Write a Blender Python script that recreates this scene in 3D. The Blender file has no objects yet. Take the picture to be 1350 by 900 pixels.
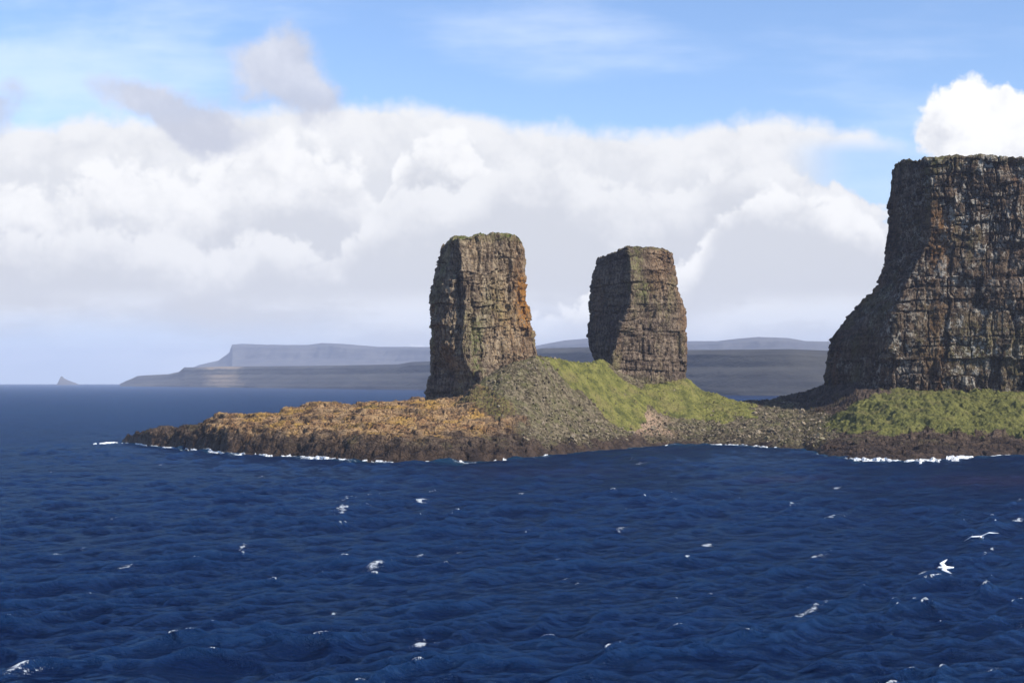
import bpy, math, random
import numpy as np
from mathutils import Vector, Matrix, Euler

random.seed(7); RNG = np.random.default_rng(7)
C = bpy.context.scene
COL = C.collection
H, F, CX, CY = 25.0, 1854.0, 675.0, 503.0      # eye height (m), focal length (px), principal column, horizon row

def zof(py, D): return H - (py - CY) / F * D
def xof(px, D): return (px - CX) / F * D

# ------------------------------------------------------------------ noise (numpy perlin)
_p = np.random.default_rng(3).permutation(256); _p = np.concatenate([_p, _p, _p])
_g = np.array([[1,1,0],[-1,1,0],[1,-1,0],[-1,-1,0],[1,0,1],[-1,0,1],[1,0,-1],[-1,0,-1],
               [0,1,1],[0,-1,1],[0,1,-1],[0,-1,-1],[1,1,0],[-1,1,0],[0,-1,1],[0,-1,-1]], float)
def perlin(x, y, z):
    x, y, z = np.broadcast_arrays(x, y, z)
    xi, yi, zi = np.floor(x).astype(int), np.floor(y).astype(int), np.floor(z).astype(int)
    xf, yf, zf = x - xi, y - yi, z - zi
    xi &= 255; yi &= 255; zi &= 255
    u = xf*xf*xf*(xf*(xf*6-15)+10); v = yf*yf*yf*(yf*(yf*6-15)+10); w = zf*zf*zf*(zf*(zf*6-15)+10)
    def gr(a, b, c):
        h = _p[_p[_p[xi+a]+yi+b]+zi+c] & 15
        g = _g[h]
        return g[..., 0]*(xf-a) + g[..., 1]*(yf-b) + g[..., 2]*(zf-c)
    l = lambda a, b, t: a + t*(b-a)
    return l(l(l(gr(0,0,0), gr(1,0,0), u), l(gr(0,1,0), gr(1,1,0), u), v),
             l(l(gr(0,0,1), gr(1,0,1), u), l(gr(0,1,1), gr(1,1,1), u), v), w)
def fbm(x, y, z, o=4, gain=.5, lac=2.03):
    s, a, t = 0, 1.0, 0
    for i in range(o):
        s = s + a*perlin(x*lac**i+17.3*i, y*lac**i-9.1*i, z*lac**i+4.7*i); t += a; a *= gain
    return s/t*1.6
def ridged(x, y, z, o=3):
    s, a, t = 0, 1.0, 0
    for i in range(o):
        s = s + a*(1-2*np.abs(perlin(x*2.1**i+5*i, y*2.1**i+11*i, z*2.1**i))); t += a; a *= .5
    return s/t
def sstep(a, b, x):
    t = np.clip((x-a)/(b-a), 0, 1); return t*t*(3-2*t)

# ------------------------------------------------------------------ mesh helpers
def link(name, me, mat=None, parent=None):
    o = bpy.data.objects.new(name, me); COL.objects.link(o)
    if mat: me.materials.append(mat)
    if parent: o.parent = parent
    return o
def mesh_np(name, V, Q, smooth=True):
    me = bpy.data.meshes.new(name)
    Q = np.asarray(Q, np.int32); n = Q.shape[1]
    me.vertices.add(len(V)); me.vertices.foreach_set('co', np.asarray(V, np.float32).ravel())
    me.loops.add(Q.size); me.loops.foreach_set('vertex_index', Q.ravel())
    me.polygons.add(len(Q)); me.polygons.foreach_set('loop_start', np.arange(0, Q.size, n, dtype=np.int32))
    me.polygons.foreach_set('loop_total', np.full(len(Q), n, np.int32))
    me.polygons.foreach_set('use_smooth', np.full(len(Q), smooth))
    me.update(calc_edges=True); me.validate()
    return me
def grid_quads(nr, nc, wrap=False):
    r = np.arange(nr-1)[:, None]; c = np.arange(nc if wrap else nc-1)[None, :]; c2 = (c+1) % nc
    return np.stack([r*nc+c, r*nc+c2, (r+1)*nc+c2, (r+1)*nc+c], -1).reshape(-1, 4)
def vcol(me, name, arr4):
    a = me.color_attributes.new(name, 'FLOAT_COLOR', 'POINT')
    a.data.foreach_set('color', np.asarray(arr4, np.float32).ravel())
def tag(o, label=None, cat=None, group=None, kind=None):
    if label: o['label'] = label
    if cat: o['category'] = cat
    if group: o['group'] = group
    if kind: o['kind'] = kind
    return o

# ------------------------------------------------------------------ node helper
class S:
    def __init__(s, g, sock): s.g, s.k = g, sock
    def _m(a, op, b=None, c=None): return a.g.math(op, a, b, c)
    def __add__(a, b): return a._m('ADD', b)
    def __sub__(a, b): return a._m('SUBTRACT', b)
    def __mul__(a, b): return a._m('MULTIPLY', b)
    def __truediv__(a, b): return a._m('DIVIDE', b)
    __radd__ = __add__; __rmul__ = __mul__
    def __rsub__(a, b): return a.g.math('SUBTRACT', b, a)
    def clamp(a): 
        r = a._m('ADD', 0.0); r.k.node.use_clamp = True; return r
class G:
    def __init__(s, nt): s.nt = nt; nt.nodes.clear()
    def n(s, t, **kw):
        nd = s.nt.nodes.new(t)
        for k, v in kw.items(): setattr(nd, k, v)
        return nd
    def put(s, sock, v):
        if isinstance(v, S): s.nt.links.new(v.k, sock)
        elif v is not None:
            if hasattr(sock.default_value, '__len__') and not hasattr(v, '__len__'): v = (v,)*len(sock.default_value)
            if hasattr(sock.default_value, '__len__') and len(sock.default_value) == 4 and len(v) == 3: v = (*v, 1)
            sock.default_value = v
    def math(s, op, a, b=None, c=None):
        nd = s.n('ShaderNodeMath', operation=op)
        for i, v in enumerate((a, b, c)): s.put(nd.inputs[i], v)
        return S(s, nd.outputs[0])
    def vm(s, op, a, b=None):
        nd = s.n('ShaderNodeVectorMath', operation=op)
        s.put(nd.inputs[0], a); s.put(nd.inputs[1], b)
        return S(s, nd.outputs[0])
    def xyz(s, x, y, z):
        nd = s.n('ShaderNodeCombineXYZ')
        for i, v in enumerate((x, y, z)): s.put(nd.inputs[i], v)
        return S(s, nd.outputs[0])
    def sep(s, v):
        nd = s.n('ShaderNodeSeparateXYZ'); s.put(nd.inputs[0], v); return [S(s, o) for o in nd.outputs]
    def smooth(s, x, a, b, lo=0., hi=1.):
        nd = s.n('ShaderNodeMapRange', interpolation_type='SMOOTHSTEP')
        s.put(nd.inputs[0], x); nd.inputs[1].default_value = a; nd.inputs[2].default_value = b
        nd.inputs[3].default_value = lo; nd.inputs[4].default_value = hi
        return S(s, nd.outputs[0])
    def noise(s, vec, scale, detail=4, rough=.55, dist=0., color=False):
        nd = s.n('ShaderNodeTexNoise'); s.put(nd.inputs['Vector'], vec)
        nd.inputs['Scale'].default_value = scale; nd.inputs['Detail'].default_value = detail
        nd.inputs['Roughness'].default_value = rough; nd.inputs['Distortion'].default_value = dist
        return S(s, nd.outputs['Color' if color else 'Fac'])
    def voro(s, vec, scale, feature='F1', out='Distance', rnd=1.):
        nd = s.n('ShaderNodeTexVoronoi', feature=feature); s.put(nd.inputs['Vector'], vec)
        nd.inputs['Scale'].default_value = scale; nd.inputs['Randomness'].default_value = rnd
        return S(s, nd.outputs[out])
    def mix(s, f, a, b, blend='MIX'):
        nd = s.n('ShaderNodeMix', data_type='RGBA', blend_type=blend)
        s.put(nd.inputs[0], f); s.put(nd.inputs[6], a); s.put(nd.inputs[7], b)
        return S(s, nd.outputs[2])
    def curve(s, x, pts, lo, hi, vlo, vhi):
        """float curve through pts (x, value)"""
        t = s.math('DIVIDE', s.math('SUBTRACT', x, lo), hi-lo)
        nd = s.n('ShaderNodeFloatCurve'); s.put(nd.inputs['Value'], t)
        cu = nd.mapping.curves[0]
        P = [((a-lo)/(hi-lo), (b-vlo)/(vhi-vlo)) for a, b in pts]
        cu.points[0].location = P[0]; cu.points[1].location = P[-1]
        for q in P[1:-1]: cu.points.new(*q)
        nd.mapping.update()
        return S(s, nd.outputs[0])*(vhi-vlo) + vlo
    def attr(s, name):
        nd = s.n('ShaderNodeAttribute', attribute_name=name); return nd
    def pos(s): return S(s, s.n('ShaderNodeNewGeometry').outputs['Position'])
    def bump(s, h, dist, strength=1., normal=None):
        nd = s.n('ShaderNodeBump'); s.put(nd.inputs['Height'], h)
        nd.inputs['Distance'].default_value = dist; nd.inputs['Strength'].default_value = strength
        if normal: s.put(nd.inputs['Normal'], normal)
        return S(s, nd.outputs[0])
    def principled(s, **kw):
        nd = s.n('ShaderNodeBsdfPrincipled')
        for k, v in kw.items(): s.put(nd.inputs[k.replace('_', ' ')], v)
        return S(s, nd.outputs[0])
    def out(s, sh, vol=None):
        nd = s.n('ShaderNodeOutputMaterial')
        if sh: s.put(nd.inputs['Surface'], sh)
        if vol: s.put(nd.inputs['Volume'], vol)
def mat(name):
    m = bpy.data.materials.new(name); m.use_nodes = True
    return m, G(m.node_tree)

# ------------------------------------------------------------------ camera
cam = bpy.data.cameras.new('camera'); camo = bpy.data.objects.new('camera', cam); COL.objects.link(camo)
camo.location = (0, 0, H); camo.rotation_euler = (math.radians(90), 0, 0)
cam.sensor_width = 36; cam.lens = 36*F/1350; cam.shift_y = (CY-450)/1350
cam.clip_start = .5; cam.clip_end = 120000
C.camera = camo

# ------------------------------------------------------------------ sun and sky
SUN_EL, SUN_AZ = math.radians(40), math.radians(123)     # azimuth from +Y, towards +X
sd = Vector((math.sin(SUN_AZ)*math.cos(SUN_EL), math.cos(SUN_AZ)*math.cos(SUN_EL), math.sin(SUN_EL)))
sl = bpy.data.lights.new('sun', 'SUN'); sl.energy = 5.0; sl.angle = math.radians(.5); sl.color = (1, .94, .84)
so = bpy.data.objects.new('sun', sl); COL.objects.link(so); so.rotation_euler = sd.to_track_quat('Z', 'Y').to_euler()
so.location = (200, -200, 300)

SKY = .11
def build_world():
    w = bpy.data.worlds.new('World'); C.world = w; w.use_nodes = True
    g = G(w.node_tree)
    d = S(g, g.n('ShaderNodeTexCoord').outputs['Generated'])
    x, y, z = g.sep(d)
    sky = g.n('ShaderNodeTexSky', sky_type='NISHITA', sun_disc=False)
    sky.sun_elevation = SUN_EL; sky.sun_rotation = SUN_AZ; sky.air_density = 1.0; sky.dust_density = .3; sky.ozone_density = 3.0
    skyc = S(g, sky.outputs[0])
    # direction -> (u, v): hundredths of tangent-plane units of azimuth and elevation
    yy = g.math('MAXIMUM', g.math('ABSOLUTE', y), .25)
    u = x/yy*(F/100) + CX/100
    v = (CY/100) - z/yy*(F/100)
    P = g.xyz(u, v, y*3.0)
    n1 = g.noise(P, .55, 7, .55)                       # broad billows
    n2 = g.noise(P, 1.6, 6, .6)
    n1o = g.noise(g.vm('ADD', P, (.22, -.28, 0)), .55, 7, .55)
    ns = g.noise(g.xyz(u*.35, v*1.6, y*3.), .8, 5, .55) # stretched streaks
    wx = g.noise(g.vm('ADD', P, (31, 7, 0)), .9, 5, .6) - .5
    wy = g.noise(g.vm('ADD', P, (3, 47, 0)), .9, 5, .6) - .5
    uw = u + wx*1.1; vw = v + wy*.9
    def blob(cx, cy, rx, ry, rot=0., warp=True):
        a, b = (uw, vw) if warp else (u, v)
        a = a - cx; b = b - cy
        if rot:
            c, s_ = math.cos(rot), math.sin(rot)
            a, b = a*c + b*s_, b*c - a*s_
        a = a/rx; b = b/ry
        return g.math('EXPONENT', (a*a + b*b)*-1.0)
    # --- cauliflower billows
    def bil(vec, sc, d=2):
        t = None; am = 1.0
        for i in range(d):
            q = g.math('ABSOLUTE', g.noise(g.vm('ADD', vec, (7*i, 3*i, 0)), sc*2.1**i, 1.5, .5) - .5)*(am*2.4)
            t = q if t is None else t + q; am *= .55
        return t
    bl = bil(P, .95, 4)                                # about 0 .. 1.2
    bs = bil(g.vm('ADD', P, (50, 20, 0)), 2.2, 3)
    soft = (n1-.5)
    rng = (-6, 20, 0, 6)
    k_ = [None, None]
    def layer(col, cov, pts, amp, w, depth, hi, lo, fine=.10, jit=0.):
        """lay one heap of cloud, bright along its top and greyer below, over what is there"""
        T = g.curve(u, pts, *rng)
        e = v - T + (bl-.45)*amp + (bs-.4)*fine + wy*.18
        m = g.smooth(e, -w, w)
        dn = e + soft*1.5 - (bl-.45)*1.1*depth - (bs-.4)*.35 + (n2-.5)*.7*depth
        sh = g.smooth(dn + (ns-.5)*.7*depth + wx*.5*depth, .05, depth)
        c = g.mix(sh, hi, lo)
        if col is None: return c, m
        return g.mix(m, col, c), g.math('MAXIMUM', cov, m)
    W1, W2, G1, G2 = (.75, .75, .755), (.69, .695, .71), (.525, .54, .58), (.585, .598, .63)
    col_c, bank = layer(None, None, [(-6,1.6),(-1,1.7),(.4,1.66),(1.2,1.6),(2.2,1.55),(3.0,1.5),(3.6,1.42),(4.3,1.40),(4.8,1.36),(5.6,1.42),(6.4,1.55),(7.2,1.68),(8.0,1.76),
                    (8.8,1.82),(9.4,1.64),(10.0,1.56),(10.6,1.58),(11.3,1.74),(12.0,1.95),(13.5,2.2),(20,1.8)], .20, .13, 1.2, W2, G2, .06)
    col_c, bank = layer(col_c, bank, [(-6,2.6),(-1,2.4),(0,2.3),(.8,2.45),(1.5,2.2),(2.3,2.3),(3.0,1.95),(3.7,1.75),(4.3,1.95),(4.8,2.3),(5.3,3.1),(6.5,3.6),(9,3.9),(20,4.5)], .62, .13, 1.3, W1, G1, .20)
    col_c, bank = layer(col_c, bank, [(-6,5.5),(4.6,3.2),(5.15,2.3),(5.45,1.85),(5.85,1.66),(6.2,1.82),(6.5,2.2),(7.2,3.0),(9,3.9),(20,5)], .40, .07, .85, W1, G1, .15)
    col_c, bank = layer(col_c, bank, [(-6,3.2),(-1,2.9),(.5,3.1),(1.6,2.95),(2.7,3.2),(3.4,3.05),(4.2,3.3),(4.7,2.95),(5.1,2.55),(5.5,2.45),(6.1,2.5),(6.55,2.12),(7.0,2.05),(7.6,2.2),(8.4,2.4),(9.1,2.38),(9.5,2.2),(9.9,2.13),(10.3,2.18),(10.8,2.38),(11.3,2.55),(11.8,2.84),(12.4,3.1),(20,3.)], .50, .10, .8, W2, G1, .20)
    col_c, bank = layer(col_c, bank, [(-6,6),(8.9,3.5),(9.4,2.9),(9.9,2.5),(10.4,2.42),(10.9,2.62),(11.4,2.8),(11.8,3.1),(12.6,3.6),(20,5)], .50, .08, .55, W1, G1, .22)
    thin = g.smooth(u, 9.0, 10.8)*g.smooth(v, 2.9, 2.3)*g.smooth(v, 1.7, 1.95)
    gapT = g.curve(u, [(-6,.2),(8.6,1.0),(9.2,2.05),(9.9,2.05),(10.3,2.12),(10.8,2.34),(11.3,2.52),(11.8,2.82),(12.4,3.1),(20,3.1)], *rng)
    inlow = g.smooth(v - gapT + (bl-.45)*.42 + (bs-.4)*.16 + wy*.18, -.08, .08)
    bank = bank*(1.0 - g.smooth(u, 10.2, 11.3)*(1.0 - inlow)*g.smooth(v, 1.75, 2.05)*.85)
    pT = blob(12.75, 1.68, .60, .55) + blob(13.5, 1.75, .9, .55) + blob(14.6, 1.7, .9, .6)
    puff = g.smooth(pT + (bl-.45)*.26 + (bs-.4)*.12, .36, .56)
    # --- thin grey wisps floating above
    wb = blob(3.6, .85, .60, .46) + blob(4.05, 1.3, .55, .35) + blob(1.9, 1.35, .75, .30, .3)*.85 + blob(2.7, 1.75, .8, .3, .25) + blob(-.1, 1.55, .45, .45)*.8
    wisp = g.smooth(wb + (n2-.5)*.6 + (bl-.45)*.25, .18, .85)*.92
    veil = g.smooth(ns + blob(0.6, 1.0, 2.6, .7)*.38 + blob(7.0, .5, 1.8, .5)*.12, .46, .9)*.42
    rel = n1 - n1o
    # pale broken streaks under the base
    strk = (g.smooth(v + wy*.2, 3.75, 4.1)*g.smooth(ns + (n2-.5)*.3, .40, .62) + blob(9.5, 4.3, .7, .2)*.9).clamp()
    ccol = g.mix(strk*.75, col_c, (.70, .715, .75))
    k = 1.0/SKY
    sk = g.mix(1.0, skyc, (1.12, 1.16, 1.30), 'MULTIPLY')
    # clear band low down on the left: thin bluish air under the bank
    clear = g.smooth(v + (ns-.5)*.9 + wy*.25, 3.9, 4.65)*(.35 + .5*g.smooth(u, 5.5, 1.0))
    cov = bank*(1.0 - clear)
    low_sky = g.mix(g.smooth(v, 3.8, 5.0), (.44*k, .56*k, .76*k), (.46*k, .57*k, .76*k))
    sk = g.mix(g.smooth(v, 2.4, 4.0), sk, low_sky)
    cs = g.vm('MULTIPLY', ccol, (k, k, k))
    back = g.smooth(y, -.15, .1, .12, 1.0)             # fewer clouds behind the viewer
    col = g.mix(veil*back, sk, (.78*k, .84*k, .95*k))
    col = g.mix(cov*back, col, cs)
    wc = g.mix(g.smooth(n1 + (n2-.5)*.4 + (1.6-v)*.12, .4, .75), (.44*k, .465*k, .55*k), (.60*k, .615*k, .675*k))
    col = g.mix(wisp*back, col, wc)
    pc = g.mix(g.smooth(n2 - (v-1.7)*.25 - rel*-.8, .25, .62), (.56*k, .575*k, .62*k), (.78*k, .78*k, .78*k))
    col = g.mix(puff*back, col, pc)
    below = g.smooth(z, -.004, -.03)
    col = g.mix(below, col, (.015*k, .04*k, .11*k))
    bg = g.n('ShaderNodeBackground'); g.put(bg.inputs[0], col); bg.inputs[1].default_value = SKY
    o = g.n('ShaderNodeOutputWorld'); g.nt.links.new(bg.outputs[0], o.inputs[0])
    w.cycles.sampling_method = 'MANUAL'; w.cycles.sample_map_resolution = 1024
build_world()

# ------------------------------------------------------------------ haze
def build_haze():
    me = bpy.data.meshes.new('haze')
    x, y0, y1, z0, z1 = 12000, -300, 15000, -9, 350
    V = [(-x,y0,z0),(x,y0,z0),(x,y1,z0),(-x,y1,z0),(-x,y0,z1),(x,y0,z1),(x,y1,z1),(-x,y1,z1)]
    me.from_pydata(V, [], [(0,3,2,1),(4,5,6,7),(0,1,5,4),(1,2,6,5),(2,3,7,6),(3,0,4,7)])
    m, g = mat('haze_air')
    nd = g.n('ShaderNodeVolumePrincipled'); nd.inputs['Color'].default_value = (.69, .765, 1, 1)
    nd.inputs['Density'].default_value = HAZE; nd.inputs['Anisotropy'].default_value = 0
    g.out(None, S(g, nd.outputs[0]))
    o = link('haze', me, m); tag(o, kind='stuff')
HAZE = 6.2e-5
build_haze()

# ------------------------------------------------------------------ rock material
def rock_mat(name, base, light, lichen, orange, guano=0., green=.3, tint_scale=1.):
    m, g = mat(name)
    p = g.pos(); x, y, z = g.sep(p)
    pv = g.xyz(x, y, z*.35)                    # vertical drapes
    ph = g.xyz(x*.12, y*.12, z)                # lava-flow strata
    nb = g.noise(pv, .16, 8, .62); nf = g.noise(p, .9, 6, .68); nh = g.noise(ph, .55, 6, .62)
    nl = g.noise(pv, .07, 5, .6); no = g.noise(g.vm('ADD', pv, (40, 9, 3)), .045, 5, .6)
    col = g.mix(g.smooth(nb*.6 + nh*.4, .38, .62), base, light)
    ng = g.noise(g.xyz(x, y, z*.7), 1.9, 4, .7)
    col = g.mix(g.smooth(nf*.35 + ng*.25 + g.noise(g.xyz(x, y, z*.22), .8, 5, .65)*.4, .40, .60), g.vm('MULTIPLY', col, (.30, .25, .21)), g.vm('MULTIPLY', col, (1.42, 1.42, 1.42)))
    col = g.mix(g.smooth(nh + (nf-.5)*.6, .50, .36)*.5, col, tuple(.45*c for c in base))
    col = g.mix(g.smooth(nl + (nf-.5)*.35, .50, .66)*.75, col, lichen)
    col = g.mix(g.smooth(no + (nf-.5)*.5, .58, .72)*.7, col, orange)
    a = g.attr('tint'); tr, tg, tb = g.sep(S(g, a.outputs['Color']))
    col = g.mix((tr*g.smooth(nf, .35, .6)).clamp(), col, (.30, .135, .03))     # orange lichen area
    col = g.mix((tg*g.smooth(nf + (nb-.5)*.6, .40, .62)).clamp(), col, (.115, .135, .032))   # grass on ledges
    if guano:
        gs = g.noise(g.xyz(x, y, z*.55), .33, 6, .65)
        gm = g.smooth(gs*.7 + ng*.3 + (nf-.5)*.4, .50, .60)*tb
        col = g.mix((gm*guano).clamp(), col, (.47, .43, .36))
    cr = g.voro(g.xyz(x, y, z*.4), .6, 'DISTANCE_TO_EDGE')
    crk = g.smooth(cr, 0., .09)
    pj = g.noise(g.xyz(x, y, z*.16), 1.3, 4, .6)
    h = nf*.55 + ng*.4 + pj*.7 + nh*.5 + crk*.2
    nrm = g.bump(h, 1.5, .9)
    g.out(g.principled(Base_Color=col, Roughness=.92, Normal=nrm, Specular_IOR_Level=.15))
    return m

# ------------------------------------------------------------------ lofted rock masses
def loft(levels, counts, nz, capn, disp, zref, round_k=5, top_rough=1.2, crest=None):
    """levels: top to bottom, (py, [(px, D), ...]) closed polygon going left-back, front-left, front-right, back-right, back-left"""
    lv = sorted(levels, key=lambda l: -l[0])
    zs = np.array([zof(l[0], zref) for l in lv])
    K = np.array([[(xof(px, D), D) for px, D in l[1]] for l in lv])      # (L, corners, 2)
    zz = np.linspace(zs[0], zs[-1], nz)
    Ki = np.stack([[np.interp(zz, zs, K[:, i, j]) for j in range(2)] for i in range(K.shape[1])], 0)  # (c, 2, nz)
    nc = K.shape[1]; ring = []
    for i in range(nc):
        a, b = Ki[i], Ki[(i+1) % nc]
        t = (np.arange(counts[i])/counts[i])[None, None, :]
        ring.append(a[:, :, None]*(1-t) + b[:, :, None]*t)
    R = np.concatenate(ring, 2)                                          # (2, nz, n)
    ker = np.ones(round_k)/round_k
    pad = round_k
    Rp = np.concatenate([R[:, :, -pad:], R, R[:, :, :pad]], 2)
    Rs = np.apply_along_axis(lambda v: np.convolve(v, ker, 'same'), 2, Rp)[:, :, pad:-pad]
    X, Y = Rs[0], Rs[1]; Z = np.broadcast_to(zz[:, None], X.shape).copy()
    # shoulders
    n = X.shape[1]
    cx, cy = X[-1].mean(), Y[-1].mean()
    capX, capY, capZ = [], [], []
    for s in np.linspace(1, 0, capn+1)[1:]:
        s = max(s, .004)
        capX.append(cx + (X[-1]-cx)*s); capY.append(cy + (Y[-1]-cy)*s); capZ.append(Z[-1] + .9*(1-s)**.6)
    X = np.vstack([X, capX]); Y = np.vstack([Y, capY]); Z = np.vstack([Z, capZ])
    def normals(X, Y, Z):
        P = np.stack([X, Y, Z], -1)
        du = np.roll(P, -1, 1) - np.roll(P, 1, 1)
        dv = np.gradient(P, axis=0)
        N = np.cross(du, dv); N /= np.linalg.norm(N, axis=-1, keepdims=True) + 1e-9
        return N
    N = normals(X, Y, Z)
    side = np.ones(X.shape); side[nz:] = np.linspace(.9, 0, capn)[:, None]**.5
    d = disp(X, Y, Z)*side
    X = X + N[..., 0]*d; Y = Y + N[..., 1]*d; Z = Z + N[..., 2]*d*.5*side
    if crest:
        pu = X/Y*F + CX
        Z = Z - sstep(zs[-1]-14, zs[-1], Z)*np.interp(pu, [a for a, _ in crest], [b for _, b in crest])/F*zref
    top = sstep(zs[-1]-7, zs[-1]-1, Z)
    Z = Z + top*top_rough*(fbm(X*.22, Y*.22, 3.3, 4) + .22*np.round(2*fbm(X*.5, Y*.5, 9.3, 2)) + 1.3*(worley(X/2.6, Y/2.6, np.zeros(X.shape)+21)[2]-.5))
    V = np.stack([X, Y, Z], -1)
    Q = grid_quads(X.shape[0], n, True)
    return V, Q, N
def worley(x, y, seed):
    xi, yi = np.floor(x).astype(int), np.floor(y).astype(int)
    f1 = np.full(x.shape, 9.); f2 = f1.copy(); hid = np.zeros(x.shape)
    sd_ = np.asarray(seed).astype(int)
    for i in (-1, 0, 1):
        for j in (-1, 0, 1):
            cx, cy = xi+i, yi+j
            h = _p[(_p[(_p[cx & 255] + cy) & 255] + sd_) & 255]
            h2 = _p[h+7]; h3 = _p[h+61]
            d = np.hypot(cx + h/255. - x, cy + h2/255. - y)
            m = d < f1
            f2 = np.where(m, f1, np.minimum(f2, d)); hid = np.where(m, h3/255., hid); f1 = np.where(m, d, f1)
    return f1, f2, hid
def rock_disp(big=1.6, column=.8, ledge=.7, fine=.3, seed=0., layer=6., cell=2.6):
    def f(X, Y, Z):
        X = X + seed
        d = big*fbm(X/15, Y/15, Z/24, 3)
        # lava flows of uneven thickness, gently warped
        st = Z/layer + 1.1*fbm(Z/8, seed, .3, 2) + .5*fbm(X/22, Y/22, Z/14, 2)
        kf = np.floor(st); fr = st - kf
        # columns: cells upright within one flow, each standing proud or set back
        w = .8*fbm(X/7, Y/7, Z/11, 3)
        fa = .25 + .95*sstep(-.25, .4, fbm(kf*3.77 + X/28, Y/28, Z/40, 2))
        f1, f2, hid = worley(X/cell + w, Y/cell + w, kf*37)
        brk = np.floor(fr*2 + hid*1.7)*.37                       # broken part way up
        hid2 = (hid + brk) % 1.0
        d = d + column*fa*((hid2-.5)*1.3 - .8*sstep(.18, .02, f2-f1))
        d = d + .55*fbm(X/5.5, Y/5.5, Z/5, 4)
        # larger broken buttresses spanning several flows
        g1, g2, gh = worley(X/(cell*3.4)+.3*w, Y/(cell*3.4), np.floor(st/2.7)*11)
        d = d + column*2.2*(gh-.5) - column*1.0*sstep(.08, .0, g2-g1)
        # each flow set forward or back, with a recessed rubbly joint between
        thick = 1.3*sstep(-.15, .5, fbm(X/11, Y/11, kf*3.3, 2))
        d = d + ledge*(1.6*fbm(kf*7.31, X/16, Y/16, 2) - 1.1*thick*(sstep(.16, .0, fr) + sstep(.93, 1., fr)))
        d = d + fine*(.9*fbm(X/1.6, Y/1.6, Z/2.0, 3) + .7*fbm(X/4, Y/4, Z/6, 3))
        return d
    return f

def finish_rock(name, V, Q, mt, tint, label, cat, base):
    V = V.reshape(-1, 3) - np.array(base)
    me = mesh_np(name, V, Q, True)
    vcol(me, 'tint', tint.reshape(-1, 4))
    o = link(name, me, mt); o.location = base
    tag(o, label, cat)
    try: me.set_sharp_from_angle(angle=math.radians(50))
    except Exception: pass
    return o
def pxy(V): 
    return V[..., 0]/V[..., 1]*F + CX, CY + (H-V[..., 2])/V[..., 1]*F

# left stack --------------------------------------------------------------
BACK = lambda x0, x1, D: [(x1, D), (x0, D)]
rk_tan = rock_mat('lichened_basalt', (.140, .102, .073), (.310, .245, .165), (.255, .220, .095), (.29, .185, .095))
L1 = []
for py, a, b, c in [(312,585,604,690),(322,583,606,692),(345,579,608,692),(370,571,611,693),(400,568,612,696),(430,568,611,701),(455,568,609,707),(475,568,612,712),(490,568,622,716),(530,570,634,724),(575,570,640,730)]:
    t = float(np.interp(py, [350, 368, 455, 480], [0, 1, 1, 0]))
    ln = lambda x: 549 + (x-a)/(b-a)*(528-549)
    mix = lambda x, D: (x, ln(x)*(1-t) + D*t)
    L1.append((py + (0 if py > 330 else -1), [(a,549), mix(a+15,533.5), mix(b-12,530.5), mix(b-6,533), (b,528),(c,549),(c-4,578),(a+6,578)]))
f0 = rock_disp(1.1, .72, .22, .42, 0, 9., 2.3)
def f1(X, Y, Z):
    d = f0(X, Y, Z)
    px, py = X/Y*F + CX, CY + (H-Z)/Y*F
    front = Y < 548
    d = d - 1.5*np.exp(-((px-652)/1.6)**2)*sstep(350, 340, py)*front       # dark upright cleft
    left = (px < 609) & front
    d = d + left*(1.3*ridged(px/26., py/95., 1.7, 3) - .4)
    return d
V, Q, N = loft(L1, [40, 26, 16, 16, 110, 70, 90, 70], 260, 26, f1, 540, 7, 1.0, [(575,16),(586,11),(600,7),(612,6),(640,1),(652,-2),(668,-4),(678,-2),(686,3),(693,12)])
px, py = pxy(V)
tint = np.zeros(V.shape[:2]+(4,)); 
tint[..., 0] = np.exp(-((px-688-(py-380)*.12)/9)**2)*sstep(345, 385, py)*sstep(445, 415, py)*1.2 + .25*np.exp(-((px-690)/20)**2)
tint[..., 1] = np.clip(.8*np.exp(-((px-628)/10)**2)*sstep(400, 440, py) + .5*sstep(322, 312, py) + .35*np.exp(-((px-650)/16)**2)*sstep(360, 400, py)*sstep(440,400,py) + .5*(N[..., 2] > .6), 0, 1)
finish_rock('sea_stack', V, Q, rk_tan, tint, 'tan lit rock stack with orange lichen down its right edge, left of the two pillars', 'sea stack', (xof(640, 552), 552, 10))
# its dark ledge at the foot
LL = [(489, [(572,549),(618,531),(634,527),(636,549),(574,556)]), (500, [(565,549),(620,530),(635,526),(636,549),(566,557)]), (524, [(560,549),(622,529),(636,525),(637,549),(562,558)]), (560, [(556,549),(622,526),(640,524),(640,549),(558,559)])]
V, Q, N = loft(LL, [50, 20, 30, 50, 12], 70, 10, rock_disp(.5, .45, .5, .35, 30, 3.5, 2.2), 540, 3, .5)
tint2 = np.zeros(V.shape[:2]+(4,)); tint2[..., 1] = .5*(N[..., 2] > .6)
# join it with the stack: it is the stack's own plinth
plinth_V, plinth_Q, plinth_t = V, Q, tint2

rk_grey = rock_mat('grey_brown_basalt', (.105, .077, .060), (.235, .180, .128), (.190, .160, .075), (.23, .135, .075))
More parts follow.
